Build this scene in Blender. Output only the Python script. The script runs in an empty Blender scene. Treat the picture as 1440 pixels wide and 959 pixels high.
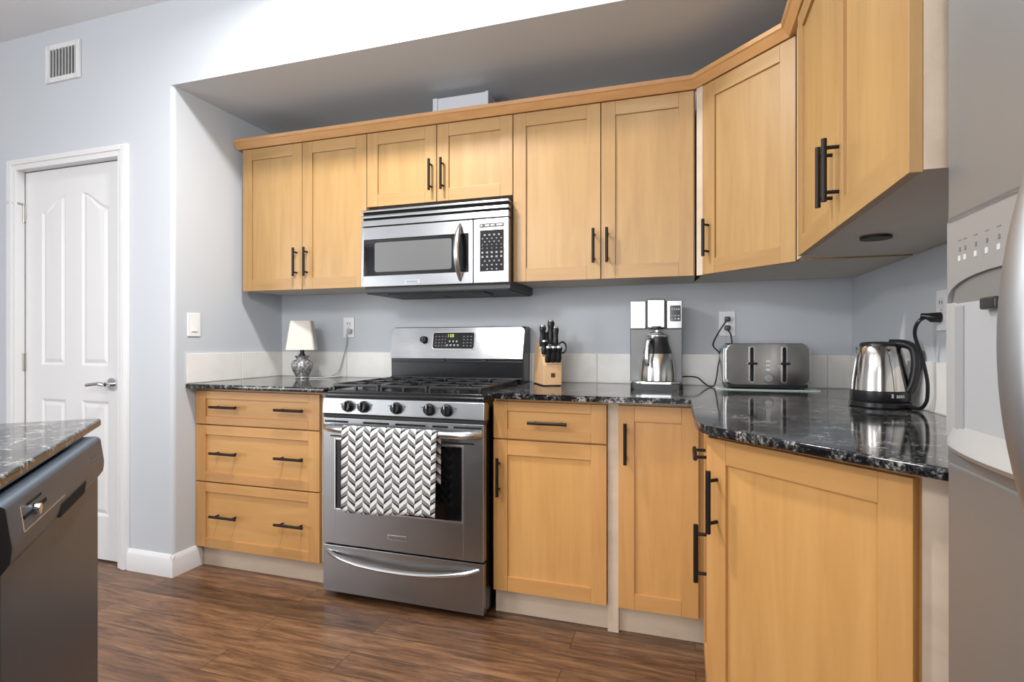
import bpy, bmesh, math, random
from mathutils import Vector, Matrix
random.seed(7)
PI = math.pi
SC = bpy.context.scene
COL = SC.collection
R = math.radians

# ------------------------------------------------------------------ camera, light, exposure
cd = bpy.data.cameras.new('camera')
cam = bpy.data.objects.new('camera', cd); COL.objects.link(cam)
cam.location = (2.325, -2.7087, 1.1198)
cam.rotation_euler = (R(90), 0, R(17.669))
cd.sensor_width = 36.0
cd.lens = 763.2 / 1440 * 36
cd.shift_y = 0.0005
cd.clip_start = 0.02
SC.camera = cam
SC.view_settings.view_transform = 'Standard'
SC.view_settings.look = 'None'
SC.view_settings.gamma = 1
SC.view_settings.use_curve_mapping = False
SC.view_settings.exposure = 0.06

w = bpy.data.worlds.new('world'); SC.world = w; w.use_nodes = True
w.node_tree.nodes['Background'].inputs[0].default_value = (0.9, 0.95, 1.0, 1)
w.node_tree.nodes['Background'].inputs[1].default_value = 0.35

def area(name, loc, rot, size, power, color=(1, 1, 1), shape='DISK', size_y=None, spread=180):
    l = bpy.data.lights.new(name, 'AREA'); l.shape = shape; l.size = size
    if size_y: l.size_y = size_y
    l.energy = power; l.color = color; l.spread = R(spread)
    o = bpy.data.objects.new(name, l); COL.objects.link(o)
    o.location = loc; o.rotation_euler = rot
    return o
def point(name, loc, power, radius, color=(1, 1, 1)):
    l = bpy.data.lights.new(name, 'POINT'); l.energy = power; l.shadow_soft_size = radius; l.color = color
    o = bpy.data.objects.new(name, l); COL.objects.link(o); o.location = loc
    return o
WARM = (1.0, 0.985, 0.965)
for nx, ny, p in ((1.05, -1.22, 40), (2.1, -1.5, 5)):
    area('downlight_and_fill', (nx, ny, 2.735), (0, 0, 0), 0.17, p, WARM, spread=170)
for nx, ny in ((0.4, -4.3), (2.4, -4.3), (0.4, -5.4), (2.4, -5.4)):
    area('downlight_and_fill', (nx, ny, 2.735), (0, 0, 0), 0.17, 8, WARM, spread=170)  # unseen fill added behind the camera so walls and ceiling bounce light
point('pendant_and_fill_bulb', (0.95, -2.05, 1.88), 34, 0.10, (0.98, 0.99, 1.0))
point('pendant_and_fill_bulb', (1.50, -2.60, 1.88), 14, 0.10, (0.98, 0.99, 1.0))  # second bulb, added to brighten the right side
area('fill_light', (2.0, -6.35, 1.45), (R(90), 0, 0), 2.4, 72, (0.98, 0.99, 1.0), 'RECTANGLE', 2.1)  # added fill from behind the camera; the wall has no window
area('fill_light', (-2.95, -5.1, 1.35), (0, R(-90), 0), 2.2, 112, (0.97, 0.985, 1.0), 'RECTANGLE', 2.2)  # added unseen fill from the left, in front of a solid wall

# ------------------------------------------------------------------ materials
def nt(name):
    m = bpy.data.materials.new(name); m.use_nodes = True
    t = m.node_tree; b = t.nodes['Principled BSDF']
    return m, t, b
def node(t, kind, **kw):
    n = t.nodes.new(kind)
    for k, v in kw.items():
        if k in ('operation', 'blend_type', 'data_type', 'feature', 'distance', 'interpolation', 'wave_type', 'bands_direction', 'noise_dimensions'):
            setattr(n, k, v)
    return n
def ramp(t, stops, interp='LINEAR'):
    n = t.nodes.new('ShaderNodeValToRGB'); cr = n.color_ramp; cr.interpolation = interp
    while len(cr.elements) < len(stops): cr.elements.new(0.5)
    for e, (p, c) in zip(cr.elements, stops):
        e.position = p; e.color = (*c, 1) if len(c) == 3 else c
    return n
def plain(name, col, rough=0.5, metal=0.0, spec=0.5, emit=None, trans=0.0, coat=0.0):
    m, t, b = nt(name)
    b.inputs['Base Color'].default_value = (*col, 1)
    b.inputs['Roughness'].default_value = rough
    b.inputs['Metallic'].default_value = metal
    b.inputs['Specular IOR Level'].default_value = spec
    b.inputs['Transmission Weight'].default_value = trans
    b.inputs['Coat Weight'].default_value = coat
    if emit:
        b.inputs['Emission Color'].default_value = (*emit[:3], 1); b.inputs['Emission Strength'].default_value = emit[3]
    return m
def coords(t, scale, kind='Object'):
    tc = t.nodes.new('ShaderNodeTexCoord'); mp = t.nodes.new('ShaderNodeMapping')
    mp.inputs['Scale'].default_value = scale
    t.links.new(tc.outputs[kind], mp.inputs['Vector'])
    return mp
def noise(t, vec, scale, detail=4, rough=0.55, dist=0.0):
    n = t.nodes.new('ShaderNodeTexNoise')
    n.inputs['Scale'].default_value = scale; n.inputs['Detail'].default_value = detail
    n.inputs['Roughness'].default_value = rough; n.inputs['Distortion'].default_value = dist
    if vec: t.links.new(vec.outputs[0], n.inputs['Vector'])
    return n
def bump(t, b, src, strength, dist=0.002):
    bp = t.nodes.new('ShaderNodeBump'); bp.inputs['Strength'].default_value = strength; bp.inputs['Distance'].default_value = dist
    t.links.new(src, bp.inputs['Height']); t.links.new(bp.outputs[0], b.inputs['Normal'])

def wood(name, scale, c0, c1, c2, rough=0.38):
    m, t, b = nt(name)
    mp = coords(t, scale)
    geo = t.nodes.new('ShaderNodeNewGeometry')
    off = t.nodes.new('ShaderNodeVectorMath'); off.operation = 'ADD'
    mul = t.nodes.new('ShaderNodeMath'); mul.operation = 'MULTIPLY'; mul.inputs[1].default_value = 37.0
    t.links.new(geo.outputs['Random Per Island'], mul.inputs[0])
    t.links.new(mp.outputs[0], off.inputs[0]); t.links.new(mul.outputs[0], off.inputs[1])
    n = noise(t, off, 2.2, 5, 0.6, 0.5)
    r = ramp(t, [(0.28, c0), (0.5, c1), (0.75, c2)])
    t.links.new(n.outputs[0], r.inputs[0])
    hs = t.nodes.new('ShaderNodeHueSaturation')
    mr = t.nodes.new('ShaderNodeMapRange'); mr.inputs[3].default_value = 0.90; mr.inputs[4].default_value = 1.06
    mh = t.nodes.new('ShaderNodeMapRange'); mh.inputs[3].default_value = 0.489; mh.inputs[4].default_value = 0.500
    t.links.new(geo.outputs['Random Per Island'], mr.inputs[0]); t.links.new(geo.outputs['Random Per Island'], mh.inputs[0])
    t.links.new(mr.outputs[0], hs.inputs['Value']); t.links.new(mh.outputs[0], hs.inputs['Hue'])
    t.links.new(r.outputs[0], hs.inputs['Color']); t.links.new(hs.outputs[0], b.inputs['Base Color'])
    b.inputs['Roughness'].default_value = rough
    bump(t, b, n.outputs[0], 0.05, 0.001)
    return m
MC = ((0.35, 0.207, 0.075), (0.398, 0.243, 0.090), (0.442, 0.278, 0.109))
MB = ((0.50, 0.262, 0.080), (0.56, 0.302, 0.095), (0.61, 0.345, 0.118))  # same maple, with warm bounce light put into the base cabinet colour
WV = wood('maple_vertical', (9, 9, 0.9), *MC)
WH = wood('maple_horizontal', (0.9, 9, 9), *MC)
BV = wood('bounce_lit_maple_vertical', (9, 9, 0.9), *MB)
BH = wood('bounce_lit_maple_horizontal', (0.9, 9, 9), *MB)
WC = wood('maple_crown', (3, 3, 12), (0.47, 0.25, 0.085), (0.53, 0.295, 0.11), (0.57, 0.33, 0.135))
PALE = wood('pale_maple', (1.2, 6, 6), (0.48, 0.38, 0.285), (0.54, 0.435, 0.33), (0.58, 0.48, 0.375), 0.5)
UNDER = plain('cabinet_underside', (0.60, 0.54, 0.47), 0.55)
BLOCKW = wood('pale_block_wood', (10, 10, 1.2), (0.55, 0.34, 0.16), (0.66, 0.43, 0.22), (0.72, 0.5, 0.28), 0.45)

def paint(name, col, rough=0.6):
    m, t, b = nt(name)
    n = noise(t, coords(t, (1, 1, 1)), 220, 2)
    b.inputs['Base Color'].default_value = (*col, 1); b.inputs['Roughness'].default_value = rough
    bump(t, b, n.outputs[0], 0.03, 0.001)
    return m
WALL = paint('grey_blue_wall_paint', (0.545, 0.575, 0.61))
CEIL = paint('ceiling_paint', (0.74, 0.75, 0.76), 0.8)
TRIM = plain('white_trim_paint', (0.73, 0.73, 0.735), 0.35)
WHITEP = plain('white_plastic', (0.82, 0.82, 0.83), 0.35)
GREYSLOT = plain('dark_slot', (0.012, 0.012, 0.012), 0.8, 0.0, 0.2)

def granite():
    m, t, b = nt('black_speckled_granite')
    mp = coords(t, (1, 1, 1))
    v = t.nodes.new('ShaderNodeTexVoronoi'); v.inputs['Scale'].default_value = 150
    t.links.new(mp.outputs[0], v.inputs['Vector'])
    n = noise(t, mp, 95, 6, 0.72)
    n2 = noise(t, mp, 17, 3, 0.6)
    ad = t.nodes.new('ShaderNodeMath'); ad.operation = 'ADD'
    sub = t.nodes.new('ShaderNodeMath'); sub.operation = 'MULTIPLY'; sub.inputs[1].default_value = 0.55
    t.links.new(n2.outputs[0], sub.inputs[0])
    t.links.new(n.outputs[0], ad.inputs[0]); t.links.new(sub.outputs[0], ad.inputs[1])
    r = ramp(t, [(0.72, (0.006, 0.006, 0.007)), (0.80, (0.024, 0.024, 0.025)), (0.87, (0.11, 0.108, 0.102)), (0.96, (0.40, 0.385, 0.365))])
    t.links.new(ad.outputs[0], r.inputs[0])
    t.links.new(r.outputs[0], b.inputs['Base Color'])
    b.inputs['Roughness'].default_value = 0.08
    b.inputs['Specular IOR Level'].default_value = 0.45
    return m
GRAN = granite()

def floor_mat():
    m, t, b = nt('brown_laminate_planks')
    mp = coords(t, (1, 1, 1))
    br = t.nodes.new('ShaderNodeTexBrick')
    br.inputs['Scale'].default_value = 1.0; br.inputs['Brick Width'].default_value = 1.18; br.inputs['Row Height'].default_value = 0.127
    br.inputs['Mortar Size'].default_value = 0.0012; br.inputs['Mortar Smooth'].default_value = 0.2; br.inputs['Bias'].default_value = 0.0
    br.offset = 0.37; br.offset_frequency = 2
    br.inputs['Color1'].default_value = (0, 0, 0, 1); br.inputs['Color2'].default_value = (1, 1, 1, 1); br.inputs['Mortar'].default_value = (0.5, 0.5, 0.5, 1)
    t.links.new(mp.outputs[0], br.inputs['Vector'])
    st = coords(t, (1.6, 15, 1))
    sh = t.nodes.new('ShaderNodeVectorMath'); sh.operation = 'ADD'
    sc = t.nodes.new('ShaderNodeVectorMath'); sc.operation = 'SCALE'; sc.inputs['Scale'].default_value = 9.0
    t.links.new(br.outputs['Color'], sc.inputs[0]); t.links.new(st.outputs[0], sh.inputs[0]); t.links.new(sc.outputs[0], sh.inputs[1])
    n = noise(t, sh, 2.6, 10, 0.72, 0.55)
    r = ramp(t, [(0.28, (0.030, 0.0145, 0.0085)), (0.43, (0.096, 0.046, 0.023)), (0.56, (0.170, 0.086, 0.042)), (0.74, (0.29, 0.165, 0.083))])
    t.links.new(n.outputs[0], r.inputs[0])
    mixv = t.nodes.new('ShaderNodeHueSaturation')
    mr = t.nodes.new('ShaderNodeMapRange'); mr.inputs[3].default_value = 0.68; mr.inputs[4].default_value = 1.35
    t.links.new(br.outputs['Color'], mr.inputs[0]); t.links.new(mr.outputs[0], mixv.inputs['Value']); t.links.new(r.outputs[0], mixv.inputs['Color'])
    mx = t.nodes.new('ShaderNodeMixRGB'); mx.inputs['Color2'].default_value = (0.022, 0.011, 0.006, 1)
    t.links.new(br.outputs['Fac'], mx.inputs['Fac']); t.links.new(mixv.outputs[0], mx.inputs['Color1'])
    t.links.new(mx.outputs[0], b.inputs['Base Color'])
    b.inputs['Roughness'].default_value = 0.34
    bump(t, b, n.outputs[0], 0.12, 0.002)
    return m
FLOOR = floor_mat()

def steel(name, col, rough, stretch=(2, 2, 160), amt=0.10, metal=1.0, wave=0.0):
    m, t, b = nt(name)
    n = noise(t, coords(t, stretch), 3, 3, 0.6)
    mr = t.nodes.new('ShaderNodeMapRange'); mr.inputs[3].default_value = rough - amt * 0.5; mr.inputs[4].default_value = rough + amt * 0.5
    t.links.new(n.outputs[0], mr.inputs[0]); t.links.new(mr.outputs[0], b.inputs['Roughness'])
    b.inputs['Base Color'].default_value = (*col, 1); b.inputs['Metallic'].default_value = metal
    if wave:
        n2 = noise(t, coords(t, (1, 1, 1)), 5.5, 1, 0.4)
        bump(t, b, n2.outputs[0], wave, 0.006)
    else: bump(t, b, n.outputs[0], 0.004, 0.0003)
    return m
STEEL = steel('brushed_stainless_steel', (0.345, 0.352, 0.362), 0.30, wave=0.25)
STEELV = steel('brushed_stainless_steel_vertical', (0.62, 0.61, 0.60), 0.25, (160, 160, 2))
SHINY = steel('polished_steel', (0.70, 0.705, 0.715), 0.24, (2, 2, 60), 0.04)
DWST = steel('dark_smoky_stainless', (0.125, 0.158, 0.205), 0.40, (160, 160, 2), 0.05, 0.85)
FRST = steel('grey_stainless_door', (0.30, 0.305, 0.31), 0.42, (2, 2, 160), 0.06, 0.7)
FRPL = plain('grey_dispenser_plastic', (0.31, 0.305, 0.297), 0.42, 0.25)
FRLT = plain('light_grey_dispenser_plastic', (0.43, 0.43, 0.425), 0.42, 0.25)
CHROME = plain('chrome', (0.75, 0.75, 0.76), 0.12, 1.0)
BLACK = plain('black_enamel', (0.008, 0.008, 0.009), 0.18)
BLKM = plain('black_matte', (0.012, 0.012, 0.013), 0.5)
BLKPL = plain('black_plastic', (0.014, 0.014, 0.016), 0.3)
GLASSB = plain('black_oven_glass', (0.006, 0.006, 0.007), 0.06)
MWGL = plain('grey_microwave_screen', (0.12, 0.12, 0.12), 0.22)
IRON = plain('cast_iron', (0.018, 0.018, 0.019), 0.24)
BRONZE = plain('dark_bronze_handle', (0.010, 0.007, 0.006), 0.42, 0.0, 0.25)
KEYS = plain('pale_printed_keys', (0.55, 0.56, 0.57), 0.5)
DIMKEY = plain('dim_printed_keys', (0.16, 0.16, 0.17), 0.5)
GREEN = plain('green_clock_digits', (0.3, 0.45, 0.1), 0.5, emit=(0.55, 0.75, 0.2, 0.9))
CREAM = plain('cream_lamp_shade_fabric', (0.70, 0.65, 0.585), 0.85)
GLASS = plain('pale_green_glass', (0.50, 0.60, 0.57), 0.10)
CLEARC = plain('clear_grey_cord', (0.42, 0.43, 0.42), 0.3)
LOGO = plain('dark_red_logo', (0.10, 0.03, 0.025), 0.5)
HINGE = plain('satin_nickel', (0.45, 0.44, 0.42), 0.3, 1.0)
DISPW = plain('white_dispenser_recess', (0.37, 0.375, 0.385), 0.5)

def tile_mat():
    m, t, b = nt('beige_ceramic_tile')
    n = noise(t, coords(t, (1, 1, 1)), 12, 5, 0.6)
    r = ramp(t, [(0.3, (0.80, 0.78, 0.74)), (0.7, (0.86, 0.845, 0.81))])
    t.links.new(n.outputs[0], r.inputs[0]); t.links.new(r.outputs[0], b.inputs['Base Color'])
    b.inputs['Roughness'].default_value = 0.3
    return m
TILE = tile_mat()
GROUT = plain('grout', (0.52, 0.51, 0.48), 0.8)

def urn_mat():
    m, t, b = nt('mottled_silver_glass')
    v = t.nodes.new('ShaderNodeTexVoronoi'); v.inputs['Scale'].default_value = 95
    t.links.new(coords(t, (1, 1, 0.6)).outputs[0], v.inputs['Vector'])
    r = ramp(t, [(0.0, (0.06, 0.06, 0.06)), (0.45, (0.26, 0.26, 0.26)), (0.9, (0.55, 0.55, 0.55))])
    t.links.new(v.outputs['Distance'], r.inputs[0]); t.links.new(r.outputs[0], b.inputs['Base Color'])
    b.inputs['Roughness'].default_value = 0.15; b.inputs['Metallic'].default_value = 0.35
    bump(t, b, v.outputs['Distance'], 0.5, 0.004)
    return m
URN = urn_mat()

def towel_mat(cw=0.0345, rh=0.0405):
    m, t, b = nt('herringbone_towel_cloth')
    uv = t.nodes.new('ShaderNodeUVMap'); uv.uv_map = 'cloth'
    sp = t.nodes.new('ShaderNodeSeparateXYZ'); t.links.new(uv.outputs[0], sp.inputs[0])
    def mth(op, a, bb=None):
        n = t.nodes.new('ShaderNodeMath'); n.operation = op
        for i, x in enumerate((a, bb)):
            if x is None: continue
            if isinstance(x, (int, float)): n.inputs[i].default_value = x
            else: t.links.new(x, n.inputs[i])
        return n.outputs[0]
    px = mth('DIVIDE', sp.outputs[0], cw)
    fx = mth('FRACT', px)
    par = mth('FRACT', mth('MULTIPLY', mth('FLOOR', px), 0.5))          # 0 or .5
    par = mth('MULTIPLY', par, 2.0)
    # slant: p on even columns, 1-p on odd ones
    sl = mth('ADD', mth('MULTIPLY', fx, mth('SUBTRACT', 1.0, par)), mth('MULTIPLY', mth('SUBTRACT', 1.0, fx), par))
    q = mth('FRACT', mth('ADD', mth('DIVIDE', sp.outputs[1], rh), mth('ADD', mth('MULTIPLY', sl, -0.66), mth('MULTIPLY', par, 0.47))))
    r = ramp(t, [(0.0, (0.015, 0.015, 0.016)), (0.18, (0.21, 0.21, 0.215)), (0.55, (0.74, 0.73, 0.71))], 'CONSTANT')
    # black wedge is thin on one side of the column
    wed = mth('MULTIPLY', mth('SUBTRACT', sl, 0.5), 0.22)
    t.links.new(mth('MAXIMUM', mth('ADD', q, mth('MULTIPLY', mth('LESS_THAN', q, 0.3), wed)), 0.0), r.inputs[0])
    t.links.new(r.outputs[0], b.inputs['Base Color'])
    b.inputs['Roughness'].default_value = 0.9
    return m
TOWEL = towel_mat()

# ------------------------------------------------------------------ mesh helpers
class B:
    def __init__(self): self.bm = bmesh.new(); self.mi = 0; self.M = Matrix.Identity(4); self.bevelled = False
    def _fin(self, verts, bev=0, seg=2):
        faces = {f for v in verts for f in v.link_faces}
        for f in faces: f.material_index = self.mi
        if bev > 0:
            self.bevelled = True
            edges = list({e for v in verts for e in v.link_edges})
            r = bmesh.ops.bevel(self.bm, geom=edges, offset=bev, segments=seg, profile=0.5, affect='EDGES', clamp_overlap=True)
            for f in r['faces']: f.material_index = self.mi
    def v(self, p): return self.bm.verts.new(self.M @ Vector(p))
    def box(self, x0, x1, y0, y1, z0, z1, bev=0, seg=2):
        vs = [self.v((x, y, z)) for x in (x0, x1) for y in (y0, y1) for z in (z0, z1)]
        for q in ((0, 1, 3, 2), (4, 6, 7, 5), (0, 4, 5, 1), (2, 3, 7, 6), (0, 2, 6, 4), (1, 5, 7, 3)):
            self.bm.faces.new([vs[i] for i in q])
        self._fin(vs, bev, seg); return self
    def prism(self, pts, a0, a1, axis='z', bev=0, seg=2):
        def mk(p, a):
            return {'z': (p[0], p[1], a), 'x': (a, p[0], p[1]), 'y': (p[0], a, p[1])}[axis]
        lo = [self.v(mk(p, a0)) for p in pts]; hi = [self.v(mk(p, a1)) for p in pts]
        n = len(pts)
        self.bm.faces.new(lo[::-1]); self.bm.faces.new(hi)
        for i in range(n): self.bm.faces.new((lo[i], lo[(i + 1) % n], hi[(i + 1) % n], hi[i]))
        self._fin(lo + hi, bev, seg); return self
    def loft(self, rings, caps=True, closed=True):
        vs = [[self.v(p) for p in r] for r in rings]
        n = len(rings[0])
        for a, b in zip(vs, vs[1:]):
            for i in range(n if closed else n - 1):
                self.bm.faces.new((a[i], a[(i + 1) % n], b[(i + 1) % n], b[i]))
        if caps and closed:
            self.bm.faces.new(vs[0][::-1]); self.bm.faces.new(vs[-1])
        self._fin([x for r in vs for x in r]); return self
    def lathe(self, prof, c=(0, 0, 0), seg=32, caps=True, sx=1, sy=1):
        rings = [[(c[0] + r * sx * math.cos(2 * PI * i / seg), c[1] + r * sy * math.sin(2 * PI * i / seg), c[2] + z) for i in range(seg)] for r, z in prof]
        return self.loft(rings, caps)
    def tube(self, pts, r, seg=10, caps=True, up=None):
        pts = [Vector(p) for p in pts]; rings = []
        rr = r if isinstance(r, (list, tuple)) else [r] * len(pts)
        prev = None
        for i, p in enumerate(pts):
            d = (pts[min(i + 1, len(pts) - 1)] - pts[max(i - 1, 0)]).normalized()
            if prev is None:
                u = Vector(up) if up else (Vector((0, 0, 1)) if abs(d.z) < 0.9 else Vector((1, 0, 0)))
            else: u = prev
            s = d.cross(u).normalized(); u = s.cross(d).normalized(); prev = u
            ra = rr[i]; ra = ra if isinstance(ra, tuple) else (ra, ra)
            rings.append([tuple(p + s * ra[0] * math.cos(2 * PI * k / seg) + u * ra[1] * math.sin(2 * PI * k / seg)) for k in range(seg)])
        return self.loft(rings, caps)
    def cyl(self, p0, p1, r, seg=16): return self.tube([p0, p1], r, seg)
    def ball(self, c, r, sz=1.0, seg=16):
        prof = [(max(1e-4, r * math.sin(PI * i / 10)), -r * sz * math.cos(PI * i / 10)) for i in range(11)]
        return self.lathe(prof, c, seg)
    def done(self, name, mats, parent=None, loc=None, rz=0, smooth=True, angle=38):
        bmesh.ops.recalc_face_normals(self.bm, faces=self.bm.faces[:])
        me = bpy.data.meshes.new(name); self.bm.to_mesh(me); self.bm.free()
        for m in (mats if isinstance(mats, (list, tuple)) else [mats]): me.materials.append(m)
        if smooth:
            me.polygons.foreach_set('use_smooth', [True] * len(me.polygons))
            me.set_sharp_from_angle(angle=R(angle))
        o = bpy.data.objects.new(name, me); COL.objects.link(o)
        if self.bevelled and smooth:
            wn = o.modifiers.new('flat_faces', 'WEIGHTED_NORMAL'); wn.mode = 'FACE_AREA'; wn.weight = 100; wn.keep_sharp = True
        if parent: o.parent = parent
        if loc: o.location = loc
        if rz: o.rotation_euler = (0, 0, rz)
        return o
def smoothpath(pts, n=8):
    pts = [Vector(p) for p in pts]; out = []
    P = [pts[0] * 2 - pts[1]] + pts + [pts[-1] * 2 - pts[-2]]
    for i in range(1, len(P) - 2):
        a, b, c, d = P[i - 1], P[i], P[i + 1], P[i + 2]
        for k in range(n):
            s = k / n
            out.append(0.5 * ((2 * b) + (c - a) * s + (2 * a - 5 * b + 4 * c - d) * s * s + (3 * b - a - 3 * c + d) * s ** 3))
    out.append(pts[-1]); return out
def rrect(w, h, r, n=5, cx=0, cy=0):
    out = []
    for sx, sy, a0 in ((1, 1, 0), (-1, 1, 90), (-1, -1, 180), (1, -1, 270)):
        for k in range(n + 1):
            a = R(a0 + 90 * k / n)
            out.append((cx + sx * (w / 2 - r) + r * math.cos(a), cy + sy * (h / 2 - r) + r * math.sin(a)))
    return out
def tag(o, label=None, cat=None, group=None, kind=None):
    if label: o['label'] = label
    if cat: o['category'] = cat
    if group: o['group'] = group
    if kind: o['kind'] = kind
    return o
def thing(name, label, cat, loc=(0, 0, 0), rz=0, group=None):
    o = bpy.data.objects.new(name, None); COL.objects.link(o)
    o.location = loc; o.rotation_euler = (0, 0, rz); o.empty_display_size = 0.1
    return tag(o, label, cat, group)
def struct(b, name, mats, label, cat, **kw):
    o = b.done(name, mats, **kw); return tag(o, label, cat, kind='structure')
def clone(root, loc=None, rz=None, label=None):
    r = root.copy(); COL.objects.link(r)
    if loc is not None: r.location = loc
    if rz is not None: r.rotation_euler = (0, 0, rz)
    if label: r['label'] = label
    for ch in list(root.children):
        c = ch.copy(); COL.objects.link(c); c.parent = r
        for g in list(ch.children):
            d = g.copy(); COL.objects.link(d); d.parent = c
    return r

# ------------------------------------------------------------------ key measures
W, D, ZS, ZC = 3.0206, 0.735, 2.342, 2.75
CT, TH = 0.914, 0.022
YB, YU = -0.612, -0.351
ZUB, ZUT = 1.391, 2.154
XL, YF = -3.0, -6.4

# ------------------------------------------------------------------ room shell
struct(B().box(XL - .1, 3.7, YF - .1, 0.1, -0.1, 0), 'floor', FLOOR, 'brown wood plank laminate floor', 'floor')
struct(B().box(XL - .1, 3.7, YF - .1, -D + 0.001, ZC, ZC + .1), 'ceiling', CEIL, 'pale ceiling above the door wall', 'ceiling')
struct(B().box(0, W, 0, 0.12, 0, ZS + .1), 'wall_back', WALL, 'grey blue wall behind the range and counters', 'wall')
struct(B().box(-0.12, 0, -D + 0.02, 0.12, 0, ZS + .05), 'wall_left', WALL, 'short grey return wall left of the drawer cabinet', 'wall')
# right wall with the alcove for the refrigerator behind its end
struct(B().prism([(W, 0.12), (W, -1.69), (3.52, -1.69), (3.52, -2.66), (W, -2.66), (W, YF), (3.7, YF), (3.7, 0.12)], 0, ZC), 'wall_right', WALL,
       'grey wall at right behind the kettle and refrigerator', 'wall')
b = B().box(0 - .02, W, -D, 0.12, ZS, ZC + .1)
struct(b, 'wall_upper', WALL, 'bulkhead wall above the cabinet recess', 'wall')
# door wall: opening x -1.08..-0.345, z 0..2.03
b = B()
b.box(XL, -1.10, -D, -D + .12, 0, ZC); b.box(-1.10, -0.33, -D, -D + .12, 2.045, ZC); b.box(-0.33, -0.02, -D, -D + .12, 0, ZC)
# rounded outside corner
b.tube([(-0.02, -D + .02, 0), (-0.02, -D + .02, ZS)], 0.02, 24)
struct(b, 'wall_door', WALL, 'pale grey wall around the white door', 'wall')
struct(B().box(XL - .1, XL, YF, -D, 0, ZC), 'wall_far', WALL, 'wall at the far left of the room', 'wall')
struct(B().box(XL - .1, 3.7, YF - .1, YF, 0, ZC), 'wall_front', WALL, 'wall behind the viewer', 'wall')

# door
YD = -D + 0.028
d1 = thing('door_1', 'white interior door with arched raised panels', 'door', (-0.712, YD, 0.01)); tag(d1, kind='structure')
b = B(); hw = 0.366
b.box(-hw, hw, 0.006, 0.036, 0.0, 2.02)
def archpoly(x0, x1, z0, zlow, zhigh, peak_right, ins=0.0):
    x0 += ins; x1 -= ins; z0 += ins; zlow -= ins; zhigh -= ins
    pts = [(x0, z0), (x1, z0)]
    n = 12
    for k in range(n + 1):
        s = k / n; xx = x1 + (x0 - x1) * s
        u = (1 - s) if peak_right else s
        e = u * u * (3 - 2 * u)
        pts.append((xx, zlow + (zhigh - zlow) * e))
    return pts
# stiles and rails as raised skin with the panels sunk and then raised again
def panel(b, poly_f):
    o = poly_f(0); i1 = poly_f(0.014); i2 = poly_f(0.034)
    vs = [[b.v((x, y, z)) for x, z in poly] for poly, y in ((o, 0.0), (i1, 0.0055), (i2, 0.001))]
    n = len(o)
    for a, c in zip(vs, vs[1:]):
        for k in range(n): b.bm.faces.new((a[k], a[(k + 1) % n], c[(k + 1) % n], c[k]))
    b.bm.faces.new(vs[-1])
    return vs[0]
X = [-0.238, -0.058, 0.062, 0.256]
loops = []
for (xa, xb, pk) in ((X[0], X[1], True), (X[2], X[3], False)):
    loops.append(panel(b, lambda ins, xa=xa, xb=xb, pk=pk: archpoly(xa, xb, 0.985, 1.80, 1.885, pk, ins)))
    loops.append(panel(b, lambda ins, xa=xa, xb=xb: archpoly(xa, xb, 0.22, 0.806, 0.806, False, ins)))
outer = [b.v(p) for p in ((-hw, 0, 0), (hw, 0, 0), (hw, 0, 2.02), (-hw, 0, 2.02))]
edges = []
for lp in loops + [outer]:
    for k in range(len(lp)):
        e = b.bm.edges.get((lp[k], lp[(k + 1) % len(lp)]))
        edges.append(e or b.bm.edges.new((lp[k], lp[(k + 1) % len(lp)])))
bmesh.ops.triangle_fill(b.bm, use_beauty=True, use_dissolve=False, edges=edges, normal=(0, -1, 0))
for a, c in (((-hw, 0, 0), (-hw, 0, 2.02)), ((hw, 0, 0), (hw, 0, 2.02))):
    vs = [b.v(a), b.v(c), b.v((c[0], .006, c[2])), b.v((a[0], .006, a[2]))]; b.bm.faces.new(vs)
slab = b.done('door_slab', TRIM, d1, angle=12)
for z in (1.80, 1.0):
    bh = B().box(-hw - .012, -hw + .004, -0.006, 0.004, z - .045, z + .045, .002); bh.cyl((-hw - .004, -0.008, z - .047), (-hw - .004, -0.008, z + .047), .0055)
    if z > 1.5: bh.tube([(-hw - .004, -.01, z + .05), (-hw - .004, -.03, z + .05), (-hw - .06, -.05, z + .055)], .006)
    bh.done('hinge', HINGE, d1)
b = B(); hx = 0.287; hz = 0.895
b.tube([(hx, 0.0, hz), (hx, -.012, hz)], .031, 24); b.tube([(hx, -.012, hz), (hx, -.045, hz)], .011, 16)
b.tube(smoothpath([(hx + .004, -.05, hz), (hx - .03, -.055, hz + .004), (hx - .08, -.052, hz), (hx - .125, -.05, hz - .006)]), [(.011, .011)] * 8 + [(.007, .009)] * 16 + [(.005, .006)], 12)
b.done('door_lever', CHROME, d1)
B().box(hx + .058, hx + .072, -.002, .004, hz - .03, hz + .03, .001).done('latch_plate', HINGE, d1)
# casing
b = B()
def casing(b, x0, x1, z0, z1, t0, t1, xin_left):
    b.box(x0, x1, -D - t1, -D + .01, z0, z1, .004)
b.box(-1.158, -1.083, -D - .016, -D + .03, 0, 2.093, .005); b.box(-0.342, -0.280, -D - .016, -D + .03, 0, 2.093, .005)
b.box(-1.083, -0.342, -D - .016, -D + .03, 2.034, 2.093, .005)
b.box(-1.150, -1.11, -D - .022, -D, 0, 2.086, .004); b.box(-0.315, -0.286, -D - .022, -D, 0, 2.086, .004); b.box(-1.11, -0.315, -D - .022, -D, 2.062, 2.086, .004)
struct(b, 'trim_1', TRIM, 'white door casing', 'door trim')
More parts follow.
